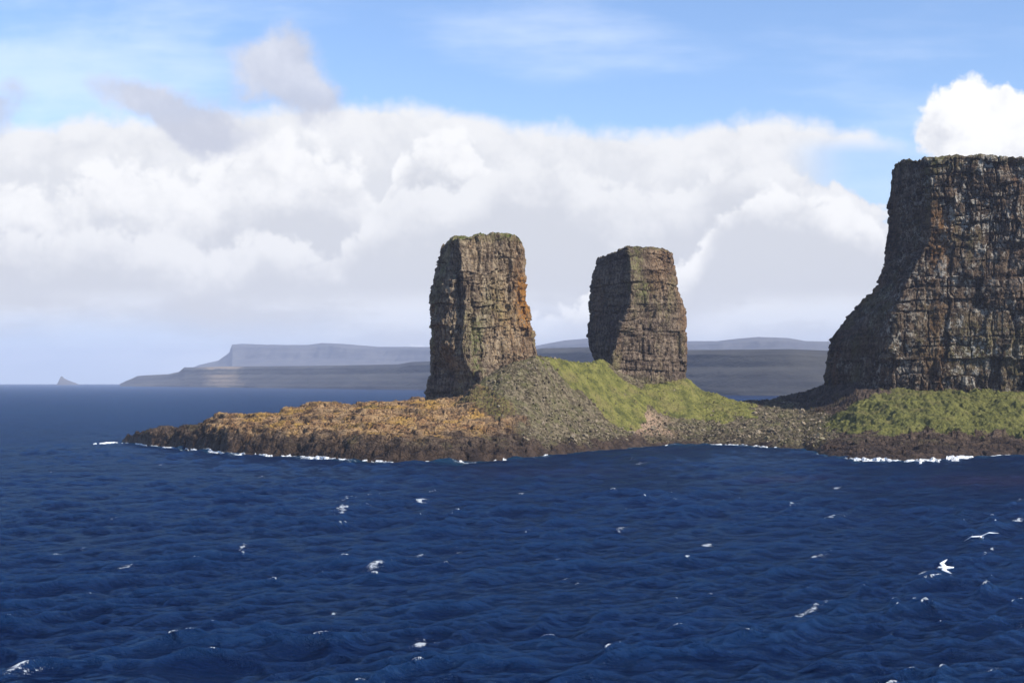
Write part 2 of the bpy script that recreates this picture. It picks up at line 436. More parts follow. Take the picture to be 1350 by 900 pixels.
# right stack -------------------------------------------------------------
L2 = []
for py, a, b, c in [(330,787,827,884),(338,784,829,887),(355,780,832,891),(375,778,833,893),(400,776,831,901),(415,776,827,903),(430,776,820,904),(445,777,815,904),(460,779,811,904),(475,786,807,904),(490,792,805,905),(520,794,806,906),(570,794,806,910)]:
    L2.append((py, [(a,634),(b,604),(c,622),(c-5,650),(a+8,654)]))
V, Q, N = loft(L2, [80, 110, 50, 90, 40], 240, 26, rock_disp(1.0, .55, .55, .36, 55, 4.2, 2.3), 615, 4, 1.0, [(780,8),(792,5),(805,3),(825,-2),(850,-3),(862,-3),(876,-1),(884,2)])
px, py = pxy(V)
tint = np.zeros(V.shape[:2]+(4,))
tint[..., 0] = .28*np.exp(-((px-868)/16)**2)*sstep(400, 370, py)
tint[..., 1] = np.clip(.9*np.exp(-((px-850)/12)**2-((py-385)/16)**2) + .6*np.exp(-((px-840)/9)**2)*sstep(380, 340, py) + .45*(N[..., 2] > .55) + .5*sstep(490, 512, py), 0, 1)
tint[..., 2] = .3
o2 = finish_rock('sea_stack', V, Q, rk_grey, tint, 'grey-brown rock stack with wide shadowed left face, right of the two pillars', 'sea stack', (xof(845, 630), 630, 10))

me = mesh_np('plinth', plinth_V.reshape(-1, 3) - np.array((xof(640, 552), 552, 10)), plinth_Q)
vcol(me, 'tint', plinth_t.reshape(-1, 4))
pl = link('plinth', me, rk_grey, bpy.data.objects['sea_stack']); pl['label'] = 'dark stepped ledge at the left foot'

# right cliff --------------------------------------------------------------
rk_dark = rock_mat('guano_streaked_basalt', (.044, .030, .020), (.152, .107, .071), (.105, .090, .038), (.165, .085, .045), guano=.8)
L3 = []
for py, a, b in [(211,1185,1224),(222,1180,1225),(250,1178,1226),(290,1178,1226),(315,1175,1225),(335,1171,1216),(355,1165,1204),(370,1158,1197),(382,1144,1192),(395,1130,1188),(410,1116,1183),(430,1103,1178),(450,1092,1174),(470,1089,1171),(500,1088,1168),(525,1084,1166),(570,1076,1164)]:
    L3.append((py, [(a-(5 if py < 360 else 2),655),(b,594),(1400,584),(1640,560),(1700,720),(a+90,770)]))
f3 = rock_disp(1.9, .95, .85, .45, 111, 6.5, 2.7)
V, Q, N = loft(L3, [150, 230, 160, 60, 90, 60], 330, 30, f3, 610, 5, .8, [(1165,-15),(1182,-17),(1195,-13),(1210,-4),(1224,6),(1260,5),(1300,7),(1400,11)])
px, py = pxy(V)
tint = np.zeros(V.shape[:2]+(4,))
gn = fbm(px/45, py/38, 2.2, 3)
tint[..., 2] = np.clip(.55*np.exp(-((px-1275)/70)**2-((py-430)/95)**2) + .9*np.exp(-((px-1300)/60)**2-((py-270)/55)**2) + .5*np.exp(-((px-1185)/22)**2-((py-450)/60)**2) + .25 + .8*gn, 0, 1.)*(Y_ok := (V[..., 1] < 640))
tint[..., 0] = .55*np.exp(-((px-1240-(py-300)*-.02)/13)**2)*sstep(250, 290, py)*sstep(380, 330, py) + .25*np.exp(-((px-1235)/14)**2)*sstep(380, 410, py)
tint[..., 1] = np.clip(.30*(N[..., 2] > .5) + .25*sstep(240, 215, py)*(fbm(px/20, py/8, 0., 2) > 0) + .35*np.exp(-((px-1300)/90)**2-((py-455)/40)**2), 0, 1)
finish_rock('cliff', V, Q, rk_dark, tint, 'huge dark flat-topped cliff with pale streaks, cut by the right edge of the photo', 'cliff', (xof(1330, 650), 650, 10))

# ------------------------------------------------------------------ island ground
WLpx = [-40,150,165,200,230,300,380,450,530,620,660,720,800,860,930,1000,1060,1090,1130,1200,1240,1280,1350,1500,1900]
WLpy = [579,580,583,588,590,598,602,606,609,608,606,600,592,587,585,588,592,600,606,608,606,602,600,603,606]
def wl(px): return H*F/(np.interp(px, WLpx, WLpy)-CY)
cols = {   # px: [(D, py) ...] beyond the waterline ; None ends with the slope back to the sea
 120: [], 152: [],
 164: [('+5',577),('+12',579)],
 172: [('+6',573),('+16',574)],
 190: [('+7',568),('+22',567),('+34',572)],
 240: [('+5',572),('+14',563),('+34',561),('+48',566)],
 262: [('+6',575),('+14',564),('+36',559),('+52',565)],
 285: [('+4',580),('+10',561),('+16',556),('+46',545),('+64',549)],
 340: [('+5',582),('+11',566),('+18',560),('+56',543),('+74',547)],
 366: [('+5',584),('+11',570),('+18',563),('+58',546),('+76',548)],
 374: [('+5',584),('+11',570),('+20',562),('+50',543),('+64',534),('+80',538)],
 410: [('+5',587),('+12',573),('+22',564),('+52',543),('+72',530),('+90',535)],
 450: [('+5',590),('+12',576),('+24',566),('+54',546),('+80',533),('+98',537)],
 490: [('+5',592),('+12',578),('+26',566),('+56',546),('+88',530),('+104',534)],
 540: [('+5',593),('+13',581),('+30',566),('+60',546),('+98',527),('+116',530)],
 600: [('+5',594),('+13',582),('+30',568),('+60',545),('+80',530),('+110',520),('+135',523)],
 640: [('+5',594),('+12',584),('+30',568),('+52',545),('+70',512),('+76',498),('+120',498),('+140',512)],
 670: [('+5',593),('+12',584),('+26',572),('+44',545),('+64',500),('+74',480),('+115',482),('+140',505)],
 710: [('+5',591),('+12',583),('+22',574),('+36',548),('+58',490),('+68',470),('+104',472),('+125',500)],
 740: [('+4',590),('+12',580),('+24',570),('+44',538),('+75',478),('+88',475),('+112',500)],
 770: [('+4',588),('+12',580),('+22',573),('+36',552),('+78',482),('+92',479),('+112',500)],
 795: [('+4',586),('+10',580),('+20',574),('+34',556),('+64',497),('+74',473),('+84',475),('+110',505)],
 815: [('+4',584),('+10',579),('+20',573),('+34',556),('+60',505),('+70',490),('+110',500),('+130',520)],
 850: [('+4',582),('+10',578),('+20',570),('+30',554),('+50',518),('+60',508),('+90',505),('+120',522)],
 905: [('+4',580),('+10',575),('+18',569),('+30',553),('+55',508),('+64',498),('+90',500),('+115',522)],
 925: [('+4',580),('+10',575),('+18',568),('+32',552),('+58',522),('+68',515),('+90',520),('+115',530)],
 950: [('+4',580),('+10',575),('+20',567),('+34',552),('+64',526),('+76',522),('+95',528)],
 985: [('+5',582),('+14',575),('+28',563),('+60',540),('+100',529),('+112',528),('+135',534)],
 1025:[('+6',584),('+18',577),('+40',562),('+90',536),('+140',524),('+152',522),('+175',530)],
 1060:[('+8',586),('+22',579),('+50',564),('+100',538),('+150',518),('+165',515),('+200',525)],
 1090:[('+8',594),('+30',583),('+60',573),('+90',556),('+130',536),('+170',508),('+185',503),('+220',510)],
 1130:[('+10',598),('+40',583),('+60',576),('+70',570),('+110',538),('+150',512),('+190',500),('+250',500)],
 1170:[('+10',601),('+45',585),('+60',578),('+68',570),('+100',540),('+145',515),('+200',500),('+260',500)],
 1210:[('+8',602),('+45',584),('+58',578),('+64',571),('+110',530),('+140',518),('+200',500),('+270',500)],
 1280:[('+6',597),('+24',585),('+34',578),('+40',571),('+90',530),('+112',520),('+170',500),('+270',500)],
 1350:[('+5',595),('+16',585),('+24',578),('+32',570),('+84',528),('+104',521),('+170',500),('+270',500)],
 1500:[('+5',596),('+16',587),('+24',580),('+32',572),('+84',528),('+104',521),('+170',500),('+270',500)],
 1900:[('+5',596),('+16',587),('+24',580),('+32',572),('+84',528),('+104',521),('+170',500),('+270',500)],
}
def terrain():
    pxs = np.concatenate([np.arange(110, 1400, .9), np.arange(1400, 1800, 6)])
    t = np.concatenate([np.arange(-14, 30, .45), np.arange(30, 120, .6), np.arange(120, 300, 2.2)])
    ck = sorted(cols); prof = []
    for k in ck:
        w = wl(k); kn = [(-14, -5.), (0, 0.)]
        for s, py in cols[k]:
            dt = float(s); kn.append((dt, zof(py, w+dt)))
        if not cols[k]: kn = [(-14, -5.), (0, -3.), (20, -5.)]
        if k < 1080: kn.append((kn[-1][0]+34, -5.)); kn.append((400, -6.))
        else: kn.append((400, kn[-1][1]+5))
        a = np.array(kn); prof.append(np.interp(t, a[:, 0], a[:, 1]))
    prof = np.array(prof)                                   # (cols, t)
    Z = np.stack([np.interp(pxs, ck, prof[:, j]) for j in range(len(t))], 0)   # (t, px)
    ker = np.array([1, 2, 3, 2, 1.])/9
    Zs = np.apply_along_axis(lambda v: np.convolve(np.pad(v, 2, 'edge'), ker, 'valid'), 0, Z)
    k2 = np.ones(15)/15
    Zs = np.apply_along_axis(lambda v: np.convolve(np.pad(v, 7, 'edge'), k2, 'valid'), 1, Zs)
    D = wl(pxs)[None, :] + t[:, None] + np.zeros_like(Z)
    X = xof(pxs[None, :], D); Y = D
    PY = CY + (H-Zs)/D*F; PX = np.broadcast_to(pxs[None, :], Z.shape)
    # ---- zones
    jx = PX + 15*fbm(X/9, Y/9, .3, 4); jy = PY + 9*fbm(X/9, Y/9, 5.3, 4)
    def inside(poly):
        n = len(poly); acc = np.zeros(PX.shape)
        for (ox, oy) in ((0,0),(-9,0),(9,0),(0,-4),(0,4),(-5,3),(5,-3),(-5,-3),(5,3)):
            r = np.zeros(PX.shape, bool); ax, ay = jx+ox, jy+oy
            for i in range(n):
                (x1, y1), (x2, y2) = poly[i], poly[(i+1) % n]
                if y1 == y2: continue
                c = ((y1 > ay) != (y2 > ay)) & (ax < (x2-x1)*(ay-y1)/(y2-y1)+x1); r ^= c
            acc += r
        return acc/9
    grass = np.maximum.reduce([
        inside([(706,462),(740,468),(800,470),(812,492),(855,518),(850,548),(842,570),(815,568),(792,540),(755,508),(724,484)]),
        inside([(850,508),(905,490),(950,516),(992,532),(996,552),(930,558),(880,548),(852,532)]),
        inside([(1086,560),(1100,548),(1128,530),(1180,516),(1250,505),(1900,500),(1900,577),(1350,577),(1285,574),(1250,570),(1180,574),(1098,570)]),
        .5*inside([(604,522),(632,500),(650,510),(680,522),(694,540),(678,556),(640,548),(612,538)])])
    scree = np.maximum(inside([(626,490),(640,470),(722,458),(746,505),(800,560),(848,578),(720,588),(690,560),(676,528),(644,512)]),
                       inside([(846,566),(890,548),(992,556),(1000,532),(1040,528),(1092,548),(1100,574),(1085,588),(990,585),(850,584)]))*(1-(grass > .7))
    scree = np.maximum(scree, .8*sstep(660, 720, jx + 14*fbm(X/4, Y/4, 3.9, 3))*(PX < 1000)*sstep(4, 7, Zs)*(1-grass))
    pink = inside([(842,540),(862,540),(900,575),(835,578)])
    nearw = D - wl(pxs)[None, :]
    ochre = sstep(730, 650, jx)*sstep(0, 4, Zs - (5.6 + 1.6*fbm(X/7, Y/7, 1.1, 3)) - 1.5*sstep(560, 680, jx))*(1-.7*(grass > .3))*(1-scree)
    ochre0 = ochre
    ochre = np.where(PX < 285, ochre*sstep(262, 290, PX), ochre)
    # ---- relief
    rocky = np.clip(1 - grass*.8 - scree*.5, .15, 1)
    land = sstep(-1, 2.5, Zs)
    ter = Zs + 1.9*fbm(X/15, Y/9, 2., 4); tmod = sstep(-.25, .35, fbm(X/13, Y/6, 12., 3))
    st = 2.1
    fl = np.floor(ter/st); fr = ter/st - fl; riser = sstep(.66, .74, fr)*sstep(1., .97, fr)
    tz = (fl + .25*fr + .75*sstep(.70, .95, fr))*st
    plat = (PX < 690)*rocky
    Zo = Zs + plat*land*(.5+.5*tmod)*(tz-Zs)
    rr = ridged(X/6, Y/6, .5, 4)
    wf1, wf2, wh = worley(X/6.5 + .3*fbm(X/5, Y/5, .2, 2), Y/3.6, np.zeros(X.shape))
    slab = 1.3*(wh-.5) - 1.3*sstep(.14, .0, wf2-wf1)
    pk_ = np.where(PX < 690, .45, 1.)
    Zo = Zo + rocky*land*(pk_*(1.0*fbm(X/7, Y/5, 7., 4) + .8*(rr-.4) + .5*fbm(X/1.8, Y/1.8, 2.7, 3)) + 1.0*slab)
    s1, s2, sh_ = worley(X/2.4, Y/1.7, np.zeros(X.shape)+5)
    Zo = Zo + rocky*land*.38*((sh_-.5) - .6*sstep(.15, .0, s2-s1))
    t1, t2, th_ = worley(X/1.5, Y/1.5, np.zeros(X.shape)+9)
    Zo = Zo + grass*.45*(1-t1)*(.4+.9*th_)
    front = sstep(30, 6, nearw)*sstep(-.5, 2.5, Zs)*(1-.4*(PX > 820))
    Zo = Zo + front*(1.5*(ridged(X/4.4, Y/8, 3.1, 3)-.4) + .6*np.round(2*fbm(X/3, Y/3, .2, 2)))*.85
    Zo = Zo + sstep(-4, 0, Zs)*(Zs < 2)*.9*fbm(X/5, Y/5, 8.8, 3)
    Zo = Zo + grass*(.9*fbm(X/5, Y/5, 4.4, 4) + .45*fbm(X/1.3, Y/1.3, 6.4, 2) + 2.6*(ridged(X/9, Y/34, 1.4, 3)-.4)*(PX > 1080) + .5*fbm(X/2.2, Y/2.2, 8.2, 2))
    Zo = Zo + scree*(.5*fbm(X/1.5, Y/1.5, 1.9, 3) + .8*fbm(X/8, Y/8, 2.9, 2))
    # low dark gully edge below the right-hand grass
    bank = np.exp(-((PY-575+5*fbm(X/9, Y/30, 2, 2))/3.5)**2)*(PX > 1200)
    Zo = Zo + bank*1.9*sstep(0, .25, fbm(X/3.4, Y/3.4, 3.3, 3))
    V = np.stack([X, Y, Zo], -1)
    me = mesh_np('ground', V.reshape(-1, 3), grid_quads(len(t), len(pxs)))
    ochre = ochre*(1-.8*riser*tmod)*(1-.5*sstep(.12, .0, wf2-wf1))
    ochre = ochre*(1-.7*sstep(.16, .0, s2-s1)*sstep(0, .3, fbm(X/5, Y/4, 15., 2)))
    zone = np.stack([grass, scree, ochre, sstep(5.6, 2.6, Zo + 1.6*fbm(X/4, Y/4, .6, 3))*(1-scree*.6)], -1)
    vcol(me, 'zone', zone.reshape(-1, 4))
    z2 = np.stack([pink, PX > 1050, np.clip((PX < 700)*1.0, 0, 1), np.ones_like(PX)], -1)
    vcol(me, 'zone_b', z2.reshape(-1, 4))
    return me, pxs, t, X, Y, Zo, grass, scree, PX, PY
tme, tpx, tt, TX, TY, TZ, Tgrass, Tscree, TPX, TPY = terrain()

def ground_mat():
    m, g = mat('island_ground')
    p = g.pos(); x, y, z = g.sep(p)
    a = g.attr('zone'); b = g.attr('zone_b')
    gr, sc, oc = g.sep(S(g, a.outputs['Color'])); wet = S(g, a.outputs['Alpha'])
    pk, right, left = g.sep(S(g, b.outputs['Color']))
    n1 = g.noise(p, .22, 7, .62); n2 = g.noise(p, 1.1, 6, .66); n3 = g.noise(p, .09, 4, .6); n4 = g.noise(p, 3.0, 4, .65)
    rock = g.mix(g.smooth(n1, .36, .64), (.055, .037, .026), (.150, .106, .074))
    rock = g.mix(g.smooth(n2, .40, .62), g.vm('MULTIPLY', rock, (.42, .40, .40)), rock)
    rock = g.mix(g.smooth(n3 + (n2-.5)*.5, .55, .72)*.6, rock, (.085, .080, .030))
    # ochre lichen on top of the platform
    och = g.mix(g.smooth(n1 + (n4-.5)*.5, .35, .65), (.25, .13, .055), (.40, .265, .135))
    och = g.mix(g.smooth(n3 + (n4-.5)*.45, .50, .62)*.85, och, (.40, .235, .055))
    och = g.mix(g.smooth(n2 + (n1-.5)*.4, .49, .40), och, (.050, .030, .022))
    col = g.mix((oc*g.smooth(n2 + (n1-.5)*.5, .30, .44)).clamp(), rock, och)
    # scree
    vc = g.voro(p, .9, 'F1', 'Color'); v1, v2, v3 = g.sep(vc)
    sco = g.mix(g.smooth(v1, .15, .95), (.072, .056, .033), (.205, .165, .105))
    sco = g.mix(g.smooth(n1*.6 + n4*.4, .47, .60)*.6, sco, (.125, .125, .042))
    col = g.mix(g.smooth(sc + (n2-.5)*.9, .35, .6), col, sco)
    col = g.mix((pk*g.smooth(n2, .35, .55)).clamp(), col, (.36, .245, .165))
    # grass
    gc = g.mix(g.smooth(n1*.6 + n4*.4, .38, .60), (.058, .064, .017), (.215, .205, .050))
    gc = g.mix(g.smooth(n3 + (n4-.5)*.3, .52, .68)*.7, gc, (.20, .165, .062))
    gc = g.mix(g.smooth(n2 + (n4-.5)*.5, .49, .34)*.85, gc, (.030, .032, .014))
    gc = g.mix(g.smooth(n1*.4 + n2*.6, .54, .64)*.6, gc, (.17, .135, .075))
    gc = g.mix(right*.28, gc, (.040, .046, .015))
    col = g.mix((g.smooth(gr, 0., .3)*g.smooth(n2*.5 + n4*.5 + (gr-.55)*1.1, .42, .52)).clamp(), col, gc)
    # wet black basalt along the waterline
    wc = g.mix(g.smooth(n1, .4, .65), (.022, .0135, .0095), (.070, .044, .028))
    col = g.mix(wet*.93, col, wc)
    crk = g.smooth(g.voro(g.xyz(x, y, z*1.4), .42, 'DISTANCE_TO_EDGE'), 0, .08)
    h = n2*.8 + n4*.35 + crk*.3*(1.0-gr)
    nrm = g.bump(h, 1.3, .9)
    rgh = g.math('SUBTRACT', .93, wet*.35)
    g.out(g.principled(Base_Color=col, Roughness=rgh, Normal=nrm, Specular_IOR_Level=.2))
    return m
gmat = ground_mat()
go = link('ground', tme, gmat); tag(go, kind='structure')

# ------------------------------------------------------------------ scree and boulders
def rock_protos(n=8, sub=1):
    import bmesh
    out = []
    for k in range(n):
        bm = bmesh.new(); bmesh.ops.create_icosphere(bm, subdivisions=sub, radius=1)
        Vv = np.array([v.co[:] for v in bm.verts]); Ff = np.array([[v.index for v in f.verts] for f in bm.faces])
        bm.free()
        Vv = Vv*(1 + .45*fbm(Vv[:, 0]*1.1+k*7, Vv[:, 1]*1.1, Vv[:, 2]*1.1, 3)[:, None])
        for _ in range(5):                                       # knock flat facets off
            nrm = RNG.normal(size=3); nrm /= np.linalg.norm(nrm); dd = Vv@nrm; c = .55+.2*RNG.random()
            Vv = Vv - np.maximum(dd-c, 0)[:, None]*nrm
        out.append((Vv, Ff))
    return out
def rotm():
    e = Euler(RNG.random(3)*6.28); return np.array(e.to_matrix())
def stone_mat():
    m, g = mat('scree_stone')
    p = g.pos(); r = S(g, g.n('ShaderNodeNewGeometry').outputs['Random Per Island'])
    n = g.noise(p, 1.3, 5, .65); big = g.noise(p, .1, 4, .6)
    c = g.mix(g.math('POWER', r, 2.2), (.068, .052, .034), (.40, .33, .23))
    c = g.mix(g.smooth(n, .42, .62), g.vm('MULTIPLY', c, (.55, .52, .5)), c)
    c = g.mix(g.smooth(big + (n-.5)*.4, .5, .64)*.5, c, (.115, .115, .04))
    g.out(g.principled(Base_Color=c, Roughness=.93, Normal=g.bump(n, .5, .7), Specular_IOR_Level=.2))
    return m
smat = stone_mat()
protos = rock_protos(10, 1)
idx = np.argwhere((Tscree > .5) & (TZ > .6))
# visible weight: nearer slopes
idx = np.argwhere((RNG.random(Tscree.shape) < (Tscree**1.5*.8 + .05*(Tgrass > .3)*(TPX < 1100))) & (TZ > .8))
sel = idx[RNG.choice(len(idx), 11000)]
Vs, Fs, off = [], [], 0
for (i, j) in sel:
    Vv, Ff = protos[RNG.integers(len(protos))]
    s = .11 + .48*RNG.random()**3.4
    P = (Vv*(s*(.7+.6*RNG.random(3))))@rotm().T + np.array([TX[i, j]+RNG.normal()*.3, TY[i, j]+RNG.normal()*.3, TZ[i, j]+s*.25])
    Vs.append(P); Fs.append(Ff+off); off += len(Vv)
me = mesh_np('scree', np.concatenate(Vs), np.concatenate(Fs), False)
tag(link('scree', me, smat), kind='stuff')

# larger boulders, one object each
bp = rock_protos(7, 3)
bmes = []
for k, (Vv, Ff) in enumerate(bp):
    Vv = Vv*(1+.06*fbm(Vv[:, 0]*4, Vv[:, 1]*4, Vv[:, 2]*4+k, 2)[:, None])
    b = mesh_np('boulder', Vv*np.array([1, .85, .7]), Ff, False); b.materials.append(smat); bmes.append(b)
def boulders(n, cond, smin, smax, group, label):
    ii = np.argwhere(cond); ii = ii[RNG.choice(len(ii), n, replace=False)]
    for (i, j) in ii:
        o = bpy.data.objects.new('boulder', bmes[RNG.integers(len(bmes))]); COL.objects.link(o)
        s = smin + (smax-smin)*RNG.random()**1.8
        o.location = (TX[i, j], TY[i, j], TZ[i, j]+.2*s); o.scale = (s*(.8+.5*RNG.random()), s, s*(.8+.4*RNG.random()))
        o.rotation_euler = (RNG.normal()*.3, RNG.normal()*.3, RNG.random()*6.28)
        tag(o, label, 'boulder', group)
upper = (Tscree > .5) & (TPX < 840) & (TPY < 566) & (TPX > 650)
beach = (Tscree > .5) & (TPX > 860) & (TPX < 1095) & (TZ > 1.0) & (TPY > 540)
pale = (TPX > 690) & (TPX < 835) & (TPY > 563) & (TPY < 584) & (TZ > 1.5)
boulders(45, upper, .5, 1.15, 'boulders on the scree slope between the stacks', 'grey boulder lying in the scree slope below the left stack')
boulders(60, beach, .6, 1.5, 'boulders on the stony beach', 'brown-grey boulder on the stony beach between right stack and cliff')
boulders(45, pale, .5, 1.2, 'pale boulders above the shore', 'pale boulder at the bottom of the scree, just above the dark shore rock')

# ------------------------------------------------------------------ far coast
def ridge(name, sky, shore, depth, cliff, seed, mt, tblk=1.0):
    pxs = np.arange(sky[0][0], sky[-1][0]+.1, 1.2)
    s = np.concatenate([np.linspace(-.02, 1.0, 90), np.linspace(1.03, 2, 10)])
    Dsh = np.interp(pxs, [a for a, _ in shore], [b for _, b in shore])
    Dsh = np.convolve(np.pad(Dsh, 90, 'edge'), np.ones(181)/181, 'valid') if len(pxs) > 181 else Dsh
    Dr = Dsh*depth
    top = zof(np.interp(pxs, [a for a, _ in sky], [b for _, b in sky]), Dr)
    D = Dsh[None, :] + s[:, None]*(Dr-Dsh)[None, :]
    X = xof(pxs[None, :], D)
    prof = np.interp(s, [p[0] for p in cliff], [p[1] for p in cliff])[:, None]
    gul = fbm(X/420+seed, D/900, seed, 4)
    sj = np.clip(s[:, None] + .10*gul*(s[:, None] > .01)*(s[:, None] < .95), -.02, 2)
    prof = np.interp(sj, [p[0] for p in cliff], [p[1] for p in cliff])
    Z = prof*np.maximum(top, 2)[None, :] 
    st = Z/ (top.max()*.17) + .25*fbm(X/300, D/300, seed+3, 3)
    Z = Z + (top.max()*.05)*np.sin(st*6.28)*(prof > .1)*(prof < .93)*.16
    Z = Z + top.max()*.025*fbm(X/160, D/160, seed+1, 4)*(s[:, None] > .02)*np.minimum(1, (top/top.max()))[None, :]*sstep(1, .9, s)[:, None]
    Z = np.where(s[:, None] <= 0, -6, Z)
    V = np.stack([X, D, Z], -1)
    me = mesh_np(name, V.reshape(-1, 3), grid_quads(len(s), len(pxs)))
    o = link(name, me, mt); tag(o, kind='structure'); return o
def hill_mat(name, a, b, c):
    m, g = mat(name)
    p = g.pos(); x, y, z = g.sep(p)
    n = g.noise(g.xyz(x, y, z*3.), .004, 7, .62); nh = g.noise(g.xyz(x*.05, y*.05, z), .035, 5, .6)
    pale = g.noise(g.vm('ADD', p, (500, 0, 0)), .0016, 4, .6)
    col = g.mix(g.smooth(n*.5+nh*.5, .4, .6), a, b)
    nx = g.math('DIVIDE', x, y)*F + CX
    pk = g.math('EXPONENT', g.math('MULTIPLY', (nx-292.)*(nx-292.)/(30.*30.), -1.0))
    col = g.mix(g.smooth(pk + (n-.5)*1.2, .35, .8)*.75, col, c)
    g.out(g.principled(Base_Color=col, Roughness=.95, Specular_IOR_Level=.1, Normal=g.bump(n, 40, .5)))
    return m
hm_near = hill_mat('near_headland', (.036, .037, .040), (.068, .066, .060), (.33, .24, .15))  # cloud shade over the nearer coast is put into this dark colour
hm_far = hill_mat('far_plateau', (.075, .075, .08), (.11, .105, .10), (.10, .10, .09))  # paler copy: the sunlit look of the far land is in the colour
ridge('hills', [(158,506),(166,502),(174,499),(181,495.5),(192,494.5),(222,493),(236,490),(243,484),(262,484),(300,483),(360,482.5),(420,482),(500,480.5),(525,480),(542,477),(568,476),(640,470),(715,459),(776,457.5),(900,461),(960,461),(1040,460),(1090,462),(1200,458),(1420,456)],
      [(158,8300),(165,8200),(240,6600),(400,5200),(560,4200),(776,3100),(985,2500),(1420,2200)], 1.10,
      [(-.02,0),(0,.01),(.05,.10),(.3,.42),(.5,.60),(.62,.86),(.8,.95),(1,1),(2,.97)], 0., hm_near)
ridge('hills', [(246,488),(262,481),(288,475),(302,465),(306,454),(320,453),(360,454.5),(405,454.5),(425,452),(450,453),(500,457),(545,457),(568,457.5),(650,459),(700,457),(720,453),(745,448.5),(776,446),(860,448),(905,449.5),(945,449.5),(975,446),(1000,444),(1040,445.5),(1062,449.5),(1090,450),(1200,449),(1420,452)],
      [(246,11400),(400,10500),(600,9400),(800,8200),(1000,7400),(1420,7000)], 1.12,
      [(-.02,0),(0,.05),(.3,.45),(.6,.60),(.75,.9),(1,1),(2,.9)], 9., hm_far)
# islet on the horizon
def islet():
    n, nz = 40, 22
    th = np.linspace(0, 2*np.pi, n, endpoint=False)[None, :]; D0 = 11000
    xs = [77, 79.5, 81, 85, 92, 100, 106]; ys = [506, 499, 493.5, 497, 500, 503, 506]
    gx = np.linspace(76, 107, 64)[None, :]; gd = np.linspace(-90, 90, 20)[:, None]
    top = zof(np.interp(gx, xs, ys), D0) - zof(506, D0)
    Z = top*(1-(np.abs(gd)/90)**1.6) - 4 + 3*fbm(gx/3, gd/30, .1, 3) + zof(507,D0)*0
    X = xof(gx, D0) + 0*gd; Y = D0 + gd + 0*gx
    me = mesh_np('islet', np.stack([X-xof(82, D0), Y-D0, Z], -1).reshape(-1, 3), grid_quads(20, 64))
    o = link('islet', me, hm_far); o.location = (xof(82, D0), D0, 0)
    tag(o, 'tiny jagged rock islet far away on the left horizon', 'islet')
islet()

